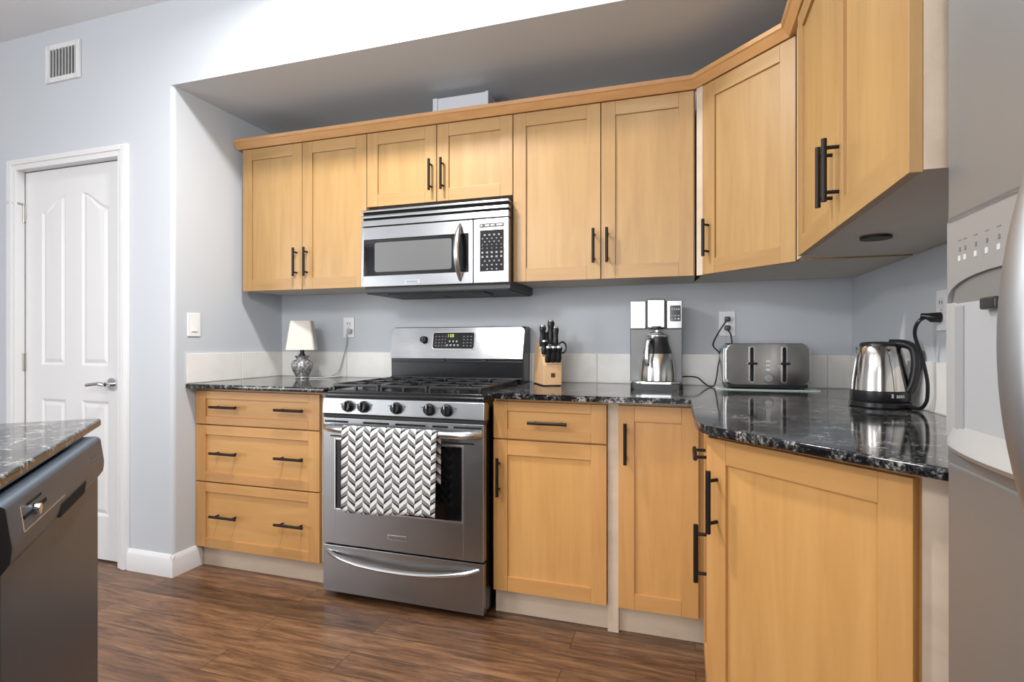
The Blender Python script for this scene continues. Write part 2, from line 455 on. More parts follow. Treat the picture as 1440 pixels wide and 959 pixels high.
# baseboards
prof = [(0, 0), (-.014, 0), (-.014, .082), (-.009, .094), (-.004, .104), (0, .104)]
b = B(); b.prism([(-D + a, z) for a, z in prof], -0.28, 0.0139, 'x')
struct(b, 'baseboard_door', TRIM, 'white baseboard right of the door', 'baseboard')
b = B(); b.prism([(0.0 - a, z) for a, z in prof], -D - 0.0135, -0.578, 'y')
struct(b, 'baseboard_left', TRIM, 'white baseboard on the return wall beside the drawers', 'baseboard')
b = B(); b.prism([(-D + a, z) for a, z in prof], XL, -1.158, 'x')
struct(b, 'baseboard_far', TRIM, 'white baseboard left of the door', 'baseboard')

# backsplash tiles (one mesh per wall)
ZT0, ZT1 = CT, 1.0597
def tiles(name, label, a0, a1, seams, axis, wallpos, sgn):
    b = B(); cuts = [a0] + [s for s in sorted(seams) if a0 + .02 < s < a1 - .02] + [a1]
    for p, q in zip(cuts, cuts[1:]):
        p += .0015; q -= .0015
        if axis == 'x': b.box(p, q, wallpos - .010, wallpos, ZT0 + .002, ZT1, .002)
        elif sgn > 0: b.box(wallpos, wallpos + .010, p, q, ZT0 + .002, ZT1, .002)
        else: b.box(wallpos - .010, wallpos, p, q, ZT0 + .002, ZT1, .002)
    b.mi = 1
    if axis == 'x': b.box(a0 + .001, a1 - .001, wallpos - .0085, wallpos, ZT0, ZT1 - .001)
    elif sgn > 0: b.box(wallpos, wallpos + .0085, a0 + .001, a1 - .001, ZT0, ZT1 - .001)
    else: b.box(wallpos - .0085, wallpos, a0 + .001, a1 - .001, ZT0, ZT1 - .001)
    struct(b, name, [TILE, GROUT], label, 'backsplash')
tiles('trim_2', 'beige tile backsplash strip on the back wall', 0.0, W, [.125, .463, .801, 1.23, 1.571, 1.909, 2.247, 2.585, 2.924], 'x', 0, 0)
tiles('trim_3', 'beige tile backsplash strip on the left return wall', -0.668, -0.011, [-.323], 'y', 0.0, 1)
tiles('trim_4', 'beige tile backsplash strip on the right wall', -1.68, -0.011, [-.31, -.645, -.98, -1.31], 'y', W, -1)

# ------------------------------------------------------------------ cabinets
def handle_mesh(parent, x, z, length=0.152, vertical=True, post=0.105, face=0.0):
    b = B(); y = face - 0.031
    if vertical:
        b.tube([(x, y, z - length / 2), (x, y, z + length / 2)], .0064, 14)
        for s in (-1, 1): b.tube([(x, y, z + s * post / 2), (x, face + .001, z + s * post / 2)], .0045, 12)
    else:
        b.tube([(x - length / 2, y, z), (x + length / 2, y, z)], .0064, 14)
        for s in (-1, 1): b.tube([(x + s * post / 2, y, z), (x + s * post / 2, face + .001, z)], .0045, 12)
    return b.done('handle', BRONZE, parent)
def shaker(parent, name, x0, x1, z0, z1, sw=0.06, rw=0.06, horiz=False, th=0.02, mats=None):
    b = B(); bv = .0016
    b.mi = 0
    b.box(x0, x0 + sw, 0, th, z0, z1, bv); b.box(x1 - sw, x1, 0, th, z0, z1, bv)
    b.mi = 1 if horiz else 0
    b.box(x0 + sw - .002, x1 - sw + .002, .0085, th - .002, z0 + rw - .002, z1 - rw + .002)
    b.mi = 1
    b.box(x0 + sw, x1 - sw, 0.0003, th, z1 - rw, z1, bv); b.box(x0 + sw, x1 - sw, 0.0003, th, z0, z0 + rw, bv)
    return b.done(name, mats or [WV, WH], parent)

def base_cabinet(label, loc, rz, w, depth, doors=(), drawers=(), fillers=(), kick=True, x0=0.0, kick_ext=(0, 0), body_shape=None):
    t = thing('base_cabinet', label, 'cabinet', loc, rz, 'maple base cabinets')
    b = B()
    if body_shape: b.prism(body_shape, .10, CT - TH)
    else: b.box(x0, x0 + w, .021, depth, .10, CT - TH)
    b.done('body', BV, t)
    if kick:
        B().box(x0 + kick_ext[0], x0 + w + kick_ext[1], .038, .056, 0.0, .102).done('toe_kick', PALE, t)
    for f in fillers: B().box(f[0], f[1], .015, .0385, f[2], f[3]).done('filler_strip', PALE, t)
    for d in drawers:
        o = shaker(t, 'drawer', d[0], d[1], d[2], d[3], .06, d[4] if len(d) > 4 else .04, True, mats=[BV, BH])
        for hx in d[5]: handle_mesh(o, hx, d[6], .158, False)
    for d in doors:
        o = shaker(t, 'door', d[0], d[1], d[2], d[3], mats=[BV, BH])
        handle_mesh(o, d[4], d[5], .155)
    return t
base_cabinet('maple base cabinet with three wide drawers below the lamp counter', (0, YB, 0), 0, .795, .60,
             drawers=[(.006, .733, .713, .876, .038, (.201, .584), .801), (.006, .733, .430, .707, .046, (.201, .584), .576), (.006, .733, .104, .424, .046, (.201, .584), .268)],
             fillers=[(.735, .795, .104, .89)], x0=0.003)
base_cabinet('maple base cabinet with one drawer over a door, right of the range', (0, YB, 0), 0, .463, .60, x0=1.575,
             doors=[(1.577, 2.038, .104, .719, 1.603, .571)], drawers=[(1.577, 2.038, .726, .876, .038, (1.809,), .797)])
base_cabinet('tall narrow maple door cabinet without a drawer, below the coffee maker', (0, YB, 0), 0, .352, .60, x0=2.040,
             doors=[(2.083, 2.373, .104, .876, 2.111, .734)], fillers=[(2.041, 2.082, .0, .89)], kick_ext=(0, .02))
# right leg: local x runs toward the viewer
base_cabinet('maple base cabinet seen edge-on, its drawer and door facing the range', (2.384, YB, 0), -PI / 2, .633, .60, x0=.0,
             doors=[(.205, .612, .104, .719, .555, .55)], drawers=[(.205, .612, .726, .876, .038, (.405,), .790)], fillers=[(.0, .203, .104, .89)], kick_ext=(-.0, 0))
# diagonal end cabinet
sD = 1.14; q2 = math.sqrt(2)
tD0 = 2.556
base_cabinet('big angled maple door cabinet nearest the viewer beside the refrigerator', ((sD + q2 * tD0) / 2, (sD - q2 * tD0) / 2, 0), -PI / 4, .5, .4,
             doors=[(.0, .473, .104, .876, .034, .722)], fillers=[(.480, .537, .06, .89)],
             body_shape=[(.037, .021), (.535, .021), (.62, .106), (.41, .39)], kick_ext=(.03, .03))

def wall_cabinet(label, loc, rz, x0, x1, depth, z0, z1, doors, fillers=(), body_shape=None):
    t = thing('wall_cabinet', label, 'cabinet', (loc[0], loc[1], z0), rz, 'maple wall cabinets')
    b = B(); b.mi = 0
    if body_shape: b.prism(body_shape, .004, z1 - z0 + .012)
    else: b.box(x0, x1, .021, depth, .004, z1 - z0 + .012)
    bo = b.done('body', [WV, PALE, UNDER], t)
    for p in bo.data.polygons:
        if p.normal.z < -.9: p.material_index = 2
    for f in fillers: B().box(f[0], f[1], f[2], .05, .0, z1 - z0 + .004).done('filler_strip', PALE, t)
    for d in doors:
        o = shaker(t, 'door', d[0], d[1], 0.0, z1 - z0)
        handle_mesh(o, d[2], d[3] - z0, .148)
    return t
UP = 'the cabinet crown'
wall_cabinet('two-door maple wall cabinet at the left end, above the lamp', (0, YU), 0, .046, .813, .348, ZUB, ZUT, [(.044, .4265, .396, 1.531), (.4305, .812, .461, 1.531)])
wall_cabinet('short two-door maple wall cabinet above the microwave', (0, YU), 0, .815, 1.577, .348, 1.788, ZUT, [(.816, 1.1945, 1.170, 1.911), (1.1985, 1.576, 1.231, 1.911)])
wall_cabinet('two-door maple wall cabinet between the microwave and the corner cabinet', (0, YU), 0, 1.579, 2.365, .348, ZUB, ZUT, [(1.580, 1.976, 1.949, 1.533), (1.980, 2.360, 2.007, 1.533)])
sU = 2.0123; tU0 = 1.962
wall_cabinet('single-door maple corner wall cabinet set at an angle', ((sU + q2 * tU0) / 2, (sU - q2 * tU0) / 2), -PI / 4, 0, .4, .3, ZUB, ZUT, [(.0, .407, .030, 1.533)],
             fillers=[(-.036, -.004, .004)],
             body_shape=[(-.014, .021), (.42, .021), (.42 + .02, .04), (.685, .285), (.205, .70), (-.28, .235)])
rw_ = wall_cabinet('large two-door maple wall cabinet on the right wall above the kettle', (2.668, -.70), -PI / 2, .002, .985, .348, ZUB, ZUT,
             [(.083, .5345, .507, 1.523), (.5385, .983, .568, 1.523)], fillers=[(.0, .080, .012)])
B().box(.983, .9855, .02, .348, .003, ZUT - ZUB).done('end_panel', PALE, rw_)
B().lathe([(.036, 0), (.036, .006), (.030, .007)], (.371, .132, -.004), 28).done('puck_light', BLKM, rw_)

# crown moulding swept along the fronts of all wall cabinets
path = [(0.010, YU), (2.363, YU), (2.668, -.656), (2.668, -1.688)]
prof = [(-.02, 2.158), (.004, 2.158), (.010, 2.166), (.024, 2.186), (.030, 2.190), (.032, 2.205), (-.02, 2.205)]
def offset_path(path, n):
    out = []
    for i, p in enumerate(path):
        def nrm(a, c):
            d = Vector((c[0] - a[0], c[1] - a[1])).normalized(); return Vector((d.y, -d.x))
        n0 = nrm(path[i - 1], p) if i else None; n1 = nrm(p, path[i + 1]) if i < len(path) - 1 else None
        if n0 is None: m = n1 * n
        elif n1 is None: m = n0 * n
        else: m = (n0 + n1) * (n / (1 + n0.dot(n1)))
        out.append((p[0] + m.x, p[1] + m.y))
    return out
cols = [[(x, y, z) for x, y in offset_path(path, n)] for n, z in prof]
rings = [[cols[k][i] for k in range(len(prof))] for i in range(len(path))]
o = B().loft(rings).done('crown_moulding', WC, angle=20)
tag(o, 'maple crown moulding running along the tops of the wall cabinets', 'moulding')

# duct cover on top of the cabinets
b = B().box(1.144, 1.432, -.28, -.0, 2.172, 2.312, .002); b.box(1.144, 1.168, -.285, -.278, 2.172, 2.312, .001); b.box(1.418, 1.434, -.285, -.278, 2.172, 2.313, .001)
tag(b.done('duct_cover', WALL), 'pale boxed duct cover standing on the cabinets above the microwave', 'duct cover')

# ------------------------------------------------------------------ countertops
def slab(name, pts, label, bev=.007):
    b = B().prism(pts, CT - TH, CT, 'z', bev, 3)
    return tag(b.done(name, GRAN, angle=50), label, 'countertop')
slab('countertop', [(.001, -.002), (.001, -.670), (.803, -.670), (.803, -.002)], 'short dark granite countertop left of the range, under the lamp')
sC = 1.072
kink = []
P0, P1, P2 = Vector((2.352, -1.20)), Vector((2.352, sC - 2.352)), Vector((2.352 + .06, sC - 2.352 - .06))
for k in range(9):
    s = k / 8; v = P0 * (1 - s) ** 2 + P1 * 2 * s * (1 - s) + P2 * s * s; kink.append((v.x, v.y))
slab('countertop', [(1.570, -.002), (1.570, -.670), (2.352, -.670)] + kink + [(sC + 1.685, -1.685), (W - .001, -1.685), (W - .001, -.002)],
     'large dark granite countertop under the coffee maker, toaster and kettle')

# ------------------------------------------------------------------ gas range
RX0, RX1 = .808, 1.565; RW = RX1 - RX0
rg = thing('gas_range', 'stainless steel gas range with black grates and oven', 'range', (RX0, -.688, 0))
b = B(); b.box(.004, RW - .004, .03, .66, .03, .90); b.done('body', BLACK, rg)
for x, y in ((.06, .08), (RW - .06, .08), (.06, .6), (RW - .06, .6)):
    B().cyl((x, y, 0), (x, y, .032), .018).done('foot', BLKM, rg)
# drawer
dr = B().box(.002, RW - .002, 0, .03, .028, .232, .004).done('drawer', STEEL, rg)
pts = []; rad = []
for k in range(25):
    s = k / 24; u = 2 * s - 1
    pts.append((.02 + s * (RW - .04), .004 - .040 * (1 - u ** 4) ** .8, .205 - .036 * (1 - u * u))); rad.append((.012 * (1 - .65 * abs(u) ** 6), .009))
B().tube(pts, rad, 12).done('handle', SHINY, dr)
# oven door
b = B()
wx0, wx1, wz0, wz1 = .066, .664, .392, .694
b.box(0.002, wx0, 0, .035, .238, .788, .004); b.box(wx1, RW - .002, 0, .035, .238, .788, .004)
b.box(wx0 - .004, wx1 + .004, 0, .035, .238, wz0, .003); b.box(wx0 - .004, wx1 + .004, 0, .035, wz1, .788, .003)
od = b.done('oven_door', STEEL, rg)
B().box(wx0 - .003, wx1 + .003, .004, .03, wz0 - .003, wz1 + .003).done('window', GLASSB, od)
b = B()
for f in ((wx0 - .006, wx0 + .002, wz0 - .006, wz1 + .006), (wx1 - .002, wx1 + .006, wz0 - .006, wz1 + .006)):
    b.box(f[0], f[1], -.002, .006, f[2], f[3], .0015)
b.box(wx0 + .002, wx1 - .002, -.002, .006, wz0 - .006, wz0 + .002, .0015); b.box(wx0 + .002, wx1 - .002, -.002, .006, wz1 - .002, wz1 + .006, .0015)
b.done('window_trim', SHINY, od)
for x0, x1 in ((.012, .13), (.205, .33), (.36, .50), (.53, .60), (.625, .745)): B().box(x0, x1, -.001, .004, .768, .776).done('vent_slot', GREYSLOT, od)
for x0, x1 in ((.04, .14), (.58, .715)): B().box(x0, x1, -.001, .004, .706, .712).done('vent_slot', GREYSLOT, od)
pts = []; rad = []
for k in range(33):
    s = k / 32; u = 2 * s - 1
    pts.append((.012 + s * (RW - .024), .0 - .055 * (1 - abs(u) ** 8), .748)); rad.append((.011, .015))
B().tube(pts, rad, 14).done('handle', SHINY, od)
b = B().box(.323, .413, -.002, .002, .285, .307, .001); b.mi = 1; b.box(.327, .409, -.0026, .001, .288, .304)
b.mi = 2; b.box(.337, .399, -.003, .001, .2945, .2975)
b.done('badge', [SHINY, STEEL, DIMKEY], od)
# control panel with knobs
b = B().prism([(.012, .80), (-.004, .806), (.004, .874), (.03, .878), (.06, .86), (.06, .80)], .0, RW, 'x', .003)
cp = b.done('control_panel', STEEL, rg)
B().box(0, RW, .008, .05, .789, .801).done('gap_strip', BLKM, rg)
for kx in (.132, .209, .367, .519, .598):
    b = B(); c = Vector((kx, -.001, .840)); ax = Vector((0, -1, .1)).normalized()
    b.tube([c, c + ax * .006], .0255, 26); b.tube([c + ax * .006, c + ax * .024], [.022, .019], 26)
    b.mi = 1; b.M = Matrix.Translation(c + ax * .024); b.box(-.004, .004, -.008, .001, -.018, .018, .002); b.M = Matrix.Identity(4)
    kb = b.done('knob', [BLACK, BLKPL], cp)
    B().box(kx - .0015, kx + .0015, -.036, -.030, .848, .862).done('knob_mark', KEYS, kb)
    for x0 in (kx + .03, kx - .04): B().box(x0, x0 + .008, -.0048, .002, .847, .851).done('dial_mark', DIMKEY, cp)
# cooktop
b = B().box(.002, RW - .002, .012, .555, .872, .897, .008, 3)
b.box(.02, RW - .02, .03, .55, .895, .906, .004)
ck = b.done('cooktop', BLACK, rg)
for bx, by, br in ((.17, .15, .045), (.17, .42, .035), (.378, .285, .05), (.59, .15, .05), (.59, .42, .035)):
    b = B().lathe([(br + .012, .906), (br + .010, .912), (br, .914), (br, .921), (br - .006, .925), (.002, .925)], (bx, by, 0), 28)
    b.done('burner', BLKM, ck)
for gx0, gx1 in ((.025, .262), (.264, .493), (.495, .732)):
    b = B(); zt = .933; r = .0055; y0, y1 = .038, .542; cx = (gx0 + gx1) / 2
    def bar(p, q): b.tube([p, q], (r, r + .001) if False else r, 8)
    for yy in (y0, y1, (y0 + y1) / 2): b.box(gx0 + .004, gx1 - .004, yy - r, yy + r, zt - .012, zt, .002)
    for xx in (gx0 + .008, gx1 - .008): b.box(xx - r, xx + r, y0, y1, zt - .012, zt, .002)
    for yy in (.15, .42):
        b.box(cx - r, cx + r, y0 + .01 if yy < .2 else (y0 + y1) / 2, yy - .03, zt - .011, zt + .001, .002)
        b.box(cx - r, cx + r, yy + .03, (y0 + y1) / 2 if yy < .2 else y1 - .01, zt - .011, zt + .001, .002)
        b.box(gx0 + .01, cx - .03, yy - r, yy + r, zt - .011, zt + .001, .002); b.box(cx + .03, gx1 - .01, yy - r, yy + r, zt - .011, zt + .001, .002)
    for xx in (gx0 + .008, cx, gx1 - .008):
        for yy in (y0, (y0 + y1) / 2, y1): b.box(xx - .006, xx + .006, yy - .006, yy + .006, .904, zt - .008, .001)
    b.done('grate', IRON, ck)
# backguard
b = B(); b.prism([(.562, .90), (.562, 1.03), (.585, 1.188), (.60, 1.196), (.668, 1.196), (.668, .90)], .014, RW - .001, 'x', .004)
bg = b.done('backguard', BLACK, rg)
Mb = Matrix.Translation((0, .556, 1.03)) @ Matrix.Rotation(R(-9.5), 4, 'X')
b = B(); b.M = Mb
pf = [(p[0] + RW / 2 + .004, p[1] + .081) for p in rrect(RW - .008, .164, .018, 5)]
pf2 = [(.012, 0), (RW - .004, 0)] + [p for p in pf if p[1] > .08]
b.prism(pf2, -.006, .012, 'y', .003)
fp = b.done('front_panel', steel('rippled_stainless_panel', (.36, .365, .372), .26, wave=1.0), bg)
b = B(); b.M = Mb; b.prism(rrect(.238, .092, .014, 5, .376, .094), -.010, 0, 'y', .002); b.done('display_bezel', CHROME, bg)
b = B(); b.M = Mb; b.prism(rrect(.230, .084, .011, 5, .376, .094), -.0115, 0, 'y'); b.done('display_panel', GLASSB, bg)
b = B(); b.M = Mb
def seg7(b, x, z, h, segs, y0, y1):
    wdt = h * .5; t = h * .13
    S = {'a': (0, wdt, h - t, h), 'd': (0, wdt, 0, t), 'g': (0, wdt, h / 2 - t / 2, h / 2 + t / 2), 'f': (0, t, h / 2, h), 'b': (wdt - t, wdt, h / 2, h), 'e': (0, t, 0, h / 2), 'c': (wdt - t, wdt, 0, h / 2)}
    for s in segs: q = S[s]; b.box(x + q[0], x + q[1], y0, y1, z + q[2], z + q[3])
for i, d in enumerate(('bc', 'abcdef', 'abcdefg')): seg7(b, .340 + i * .0125 + (.004 if i else 0), .112, .016, d, -.0125, -.011)
b.done('clock_digits', GREEN, bg)
b = B(); b.M = Mb
for i in range(4):
    for j in range(4): b.box(.274 + i * .018, .282 + i * .018, -.0122, -.011, .064 + j * .016, .070 + j * .016)
b.done('key_mark', DIMKEY, bg)
b = B(); b.M = Mb
for i in range(3):
    for j in range(4): b.box(.430 + i * .020, .440 + i * .020, -.0122, -.011, .064 + j * .016, .070 + j * .016)
b.done('key_mark', DIMKEY, bg)
b = B(); b.M = Mb
for i in range(4): b.box(.338 + i * .020, .348 + i * .020, -.0122, -.011, .066, .074)
for i in range(3): b.box(.352 + i * .020, .360 + i * .020, -.0122, -.011, .086, .094)
b.done('function_key', KEYS, bg)
b = B(); b.M = Mb; b.tube([(.209, -.004, .098), (.209, -.028, .098)], [.021, .017], 24); b.box(.206, .212, -.033, -.02, .082, .114, .002); b.done('knob', BLACK, bg)
b = B(); b.box(.02, RW - .006, .553, .563, 1.012, 1.020, .002); b.box(.02, RW - .006, .545, .563, .93, .936, .002)
b.mi = 1
for xx in (.30, .53): b.box(xx, xx + .03, .552, .563, 1.015, 1.027, .002)
b.done('vent_trim', [BLKPL, BLKM], bg)

# dish towel over the oven handle
TX0, TX1 = .956, 1.392
n_x = 30
prof = []
hy, hz, hr = -.688 - .055, .748, .0175
for k in range(10): prof.append((hy + hr + .004, hz - .20 + .02 * k))
for k in range(9):
    a = R(0 + 180 * k / 8); prof.append((hy + hr * math.cos(a), hz + hr * math.sin(a)))
for k in range(1, 26): prof.append((hy - hr - .001, hz - .330 * k / 25))
b = B(); uvl = b.bm.loops.layers.uv.new('cloth')
vv = []; ln = [0]
for p, q in zip(prof, prof[1:]): ln.append(ln[-1] + math.dist(p, q))
for i in range(n_x + 1):
    s = i / n_x; row = []
    for j, (y, z) in enumerate(prof):
        k = max(0, j - 18) / 25
        wv = .006 * k * math.sin(s * 9.0 + .7) + .0035 * k * math.sin(s * 23)
        front = j >= 18
        x = TX0 + (TX1 - TX0) * s - (.006 * k * (s - .3) if front else 0)
        zz = z - (.010 * k * math.sin(s * 5 + .4) if front else 0)
        row.append(b.v((x, y - (abs(wv) + .001 * k if front else 0), zz)))
    vv.append(row)
for i in range(n_x):
    for j in range(len(prof) - 1):
        f = b.bm.faces.new((vv[i][j], vv[i + 1][j], vv[i + 1][j + 1], vv[i][j + 1]))
        for lp, (a, c) in zip(f.loops, ((i, j), (i + 1, j), (i + 1, j + 1), (i, j + 1))):
            lp[uvl].uv = ((TX1 - TX0) * a / n_x, -ln[c] + 2.0)
tw = b.done('dish_towel', TOWEL)
md = tw.modifiers.new('thick', 'SOLIDIFY'); md.thickness = .003; md.offset = 0
tag(tw, 'white, grey and black herringbone dish towel hanging on the oven handle', 'towel')

# ------------------------------------------------------------------ microwave
MX0, MW_ = .821, .757
mw = thing('microwave', 'stainless steel over-the-range microwave under the short cabinet', 'microwave', (MX0, -.412, 1.352))
zb = 1.352
b = B().box(.002, MW_ - .002, .03, .405, 0.006, 1.757 - zb, .003); b.done('body', plain('dark_grey_case', (.05, .05, .052), .4), mw)
b = B().box(.01, MW_ - .01, .035, .40, -.0, .012, .003); b.box(.12, .62, .05, .18, -.006, .003, .002); b.box(.20, .34, .2, .33, -.003, .003, .002); b.box(.44, .58, .2, .33, -.003, .003, .002)
b.done('underside', BLKM, mw)
b = B(); g = lambda z: z - zb
for z0, z1 in ((1.746, 1.757), (1.7165, 1.731), (1.678, 1.7065)): b.box(0, MW_, 0, .03, g(z0), g(z1), .003)
vg = b.done('vent_grille', STEEL, mw)
B().box(.004, MW_ - .004, .016, .035, g(1.676), g(1.755)).done('grille_backing', GREYSLOT, vg)
dx1 = .585
b = B()
z0, z1 = g(1.384), g(1.673); wz0, wz1 = g(1.438), g(1.613); wx0, wx1 = .014, .562
b.box(0, wx0, 0, .032, z0, z1, .003); b.box(wx1, dx1, 0, .032, z0, z1, .003); b.box(wx0 - .003, wx1 + .003, 0, .032, z0, wz0, .003); b.box(wx0 - .003, wx1 + .003, 0, .032, wz1, z1, .003)
md_ = b.done('door', STEEL, mw)
B().box(wx0 - .003, wx1 + .003, .003, .03, wz0 - .003, wz1 + .003).done('window_frame', GLASSB, md_)
b = B(); b.prism(rrect(.405, .142, .012, 4, .278, (wz0 + wz1) / 2), .0005, .004, 'y'); b.done('window', MWGL, md_)
pts = []; rad = []
for k in range(25):
    s = k / 24; u = 2 * s - 1
    pts.append((.524, .0 - .052 * (1 - u * u), (z0 + z1) / 2 + u * .128)); rad.append((.013 * (1 - .55 * u ** 4), .008))
B().tube(pts, rad, 12).done('handle', SHINY, md_)
b = B().box(.243, .315, -.002, .002, g(1.393), g(1.412), .001); b.mi = 1; b.box(.246, .312, -.0026, 0, g(1.395), g(1.410)); b.mi = 2; b.box(.255, .303, -.003, 0, g(1.401), g(1.4035)); b.done('badge', [SHINY, STEEL, DIMKEY], md_)
cp = B().box(dx1 + .003, MW_, 0, .032, z0, z1, .003).done('control_panel', STEEL, mw)
B().box(.618, .735, -.001, .003, g(1.634), g(1.652)).done('display', plain('grey_display', (.10, .10, .095), .6, 0.0, .2), cp)
b = B()
for x0, x1 in ((.624, .632), (.645, .665), (.672, .690), (.7, .728)): b.box(x0, x1, -.0018, 0, g(1.640), g(1.647))
b.done('display_mark', KEYS, cp)
B().box(.620, .735, -.001, .003, g(1.436), g(1.622), .0008).done('keypad', plain('keypad_black', (.018, .018, .02), .65, 0.0, .15), cp)
b = B(); rows = [(1.600, 4, .010), (1.584, 5, .007), (1.570, 4, .007), (1.556, 5, .005), (1.540, 5, .005), (1.521, 5, .011), (1.502, 5, .011), (1.483, 4, .008), (1.465, 5, .008), (1.446, 3, .008)]
for z, n, sz in rows:
    for i in range(n):
        x = .6775 + (i - (n - 1) / 2) * .0225; b.box(x - sz * .42, x + sz * .42, -.0016, 0, g(z) - sz * .36, g(z) + sz * .36)
b.done('key_mark', plain('grey_printed_keys', (.30, .30, .31), .5), cp)

# ------------------------------------------------------------------ refrigerator in its alcove
FX = 2.711
fr = thing('refrigerator', 'tall grey side-by-side refrigerator with a water dispenser', 'refrigerator', (FX, -1.70, 0), -PI / 2)
# local x toward viewer, local y into the alcove
b = B().box(.0, .91, .055, .79, .03, 1.775, .01); b.done('body', plain('fridge_case', (.3, .3, .3), .5), fr)
B().box(.01, .90, .03, .06, 0.0, .09).done('base_grille', BLKM, fr)
# freezer door: framed round the dispenser recess
rx0, rx1, rz0, rz1 = .036, .300, .980, 1.214
b = B()
b.box(.002, .402, 0, .05, .1, .94, .010, 3); b.box(.002, .402, 0, .05, 1.30, 1.77, .010, 3)
b.box(.006, .402, 0.0015, .05, .92, 1.32)
fd = b.done('freezer_door', FRST, fr)
def arch(ins=0, n=14):
    cx = (rx0 + rx1) / 2 - .004; hw = .148 - ins
    return [(cx + hw * math.cos(PI * k / n), 1.178 - ins + (.038) * math.sin(PI * k / n) ** .75) for k in range(n + 1)]
# control fascia above the arch
b = B(); A = arch()
b.prism([(.016, 1.300), (.016, 1.178)] + [(x, z) for x, z in A[::-1]] + [(.332, 1.178), (.332, 1.300)], -.004, .02, 'y')
fa = b.done('dispenser_fascia', FRPL, fd)
b = B(); b.tube([(.024, -.004, 1.301), (.330, -.004, 1.301)], .0022, 8); b.done('fascia_trim', SHINY, fd)
b = B(); b.box(.03, .318, .0, .02, 1.165, 1.225); b.done('dispenser_hood', plain('dispenser_hood_grey', (.20, .195, .19), .5, .2), fd)
for x0, x1 in ((.008, .037), (.296, .332)): B().box(x0, x1, -.003, .02, .975, 1.178, .003).done('dispenser_surround', FRLT, fd)
b = B(); b.box(.036, .30, -.001, .02, .98, 1.176); bd = b.done('dispenser_recess', DISPW, fd)
b = B(); b.box(.0365, .063, -.0025, .0, .985, 1.172); b.done('recess_side', plain('grey_recess_side', (.3, .3, .31), .5), fd)
b = B(); b.box(.128, .165, -.012, .0, 1.162, 1.178, .003); b.done('dispenser_nozzle', BLKPL, fd)
rings = []
for k in range(17):
    x = .012 + .322 * k / 16; d = .024 * max(0.0, 1 - ((x - .173) / .161) ** 2) ** .8
    rings.append([(x, .02, .955), (x, -.001 - d * .7, .957), (x, -.003 - d, .966), (x, -.002 - d * .9, .973), (x, .0, .997), (x, .02, 1.0)])
B().loft(rings).done('drip_tray', FRLT, fd)
for i, x in enumerate((.056, .072, .102, .131, .160)):
    b = B(); b.mi = 0; b.box(x - .004, x + .003, -.0048, 0, 1.237, 1.245, .0005); b.mi = 1; b.box(x - .001, x + .003, -.0048, 0, 1.251, 1.257); b.box(x - .005, x + .005, -.0044, 0, 1.2665, 1.268)
    b.done('button', [KEYS, DIMKEY], fa)
pts = []; rad = []
for k in range(33):
    s = k / 32; u = 2 * s - 1
    pts.append((.390, -.006 - .084 * (1 - u * u), 1.118 + u * .315)); rad.append((.026, .016))
B().tube(pts, rad, 16).done('handle', steel('handle_steel', (.37, .375, .38), .46), fd)
B().box(.408, .908, 0, .05, .1, 1.77, .010, 3).done('fridge_door', FRST, fr)
# ------------------------------------------------------------------ island with dishwasher
sI = -.823; tI0 = 2.535
IL = ((sI + q2 * tI0) / 2, (sI - q2 * tI0) / 2, 0); IR = R(135)
b = B().prism([(-.55, 0), (.777, 0), (.777, .92), (-.55, .92)], CT - TH, CT, 'z', .006, 3)
o = b.done('countertop', GRAN, None, IL, IR, angle=50); tag(o, 'dark granite island countertop at the left edge above the dishwasher', 'countertop')
isl = thing('island_cabinet', 'dark island base cabinet beside the dishwasher at the left edge', 'cabinet', IL, IR)
b = B().box(-.52, -.004, .05, .88, .1, CT - TH); b.box(-.004, .70, .62, .88, .1, CT - TH); b.box(.646, .70, .05, .62, .0, CT - TH); b.done('body', WV, isl)
B().box(-.52, -.004, .11, .82, 0, .101).done('toe_kick', PALE, isl)
dw = thing('dishwasher', 'smoky stainless dishwasher under the island countertop', 'dishwasher', IL, IR)
b = B().box(.004, .637, .01, .58, .02, .868); b.done('tub', BLKM, dw)
for x, y in ((.04, .06), (.6, .06), (.04, .53), (.6, .53)): B().cyl((x, y, 0), (x, y, .022), .016).done('foot', BLKM, dw)
dd = B().box(.0, .641, -.017, .012, .09, .80, .004).done('door', DWST, dw)
b = B(); hexp = [(.02, .886), (-.014, .886), (-.0225, .880), (-.030, .822), (-.028, .80), (-.018, .785), (.02, .785)]
b.prism(hexp, 0.0, .641, 'x', .004)
pn = b.done('control_panel', DWST, dw)
B().prism([(y * 1 + .0, z) for y, z in hexp], -.0015, .0005, 'x').done('end_cap', BLKM, pn)
def onface(z): return -.0225 + (z - .880) / (.822 - .880) * (-.030 + .0225)
b = B()
zz = .868
def strip(b, x0, x1, z0, z1, lift=.0012, dep=.002):
    b.prism([(onface(z0) - lift, z0), (onface(z1) - lift, z1), (onface(z1) + dep, z1), (onface(z0) + dep, z0)], x0, x1, 'x')
strip(b, .05, .055, .828, .868); strip(b, .05, .28, .828, .8295); b.done('panel_trim', SHINY, pn)
b = B(); strip(b, .085, .155, .862, .8655); b.done('vent_slot', GREYSLOT, pn)
b = B(); strip(b, .062, .105, .846, .851); strip(b, .128, .175, .846, .852); b.mi = 1; b.tube([(.115, onface(.848), .848), (.115, onface(.848) - .008, .848)], .009, 14)
b.done('latch', [GREYSLOT, CHROME], pn)
b = B()
for i in range(4):
    for j in range(2): strip(b, .52 + i * .02, .528 + i * .02, .842 + j * .012, .846 + j * .012)
b.done('button_mark', DIMKEY, pn)
b = B(); b.prism([(.245, .796), (.26, .818), (.445, .818), (.43, .796)], -.0312, -.02, 'y'); b.done('pocket_handle', GREYSLOT, pn)

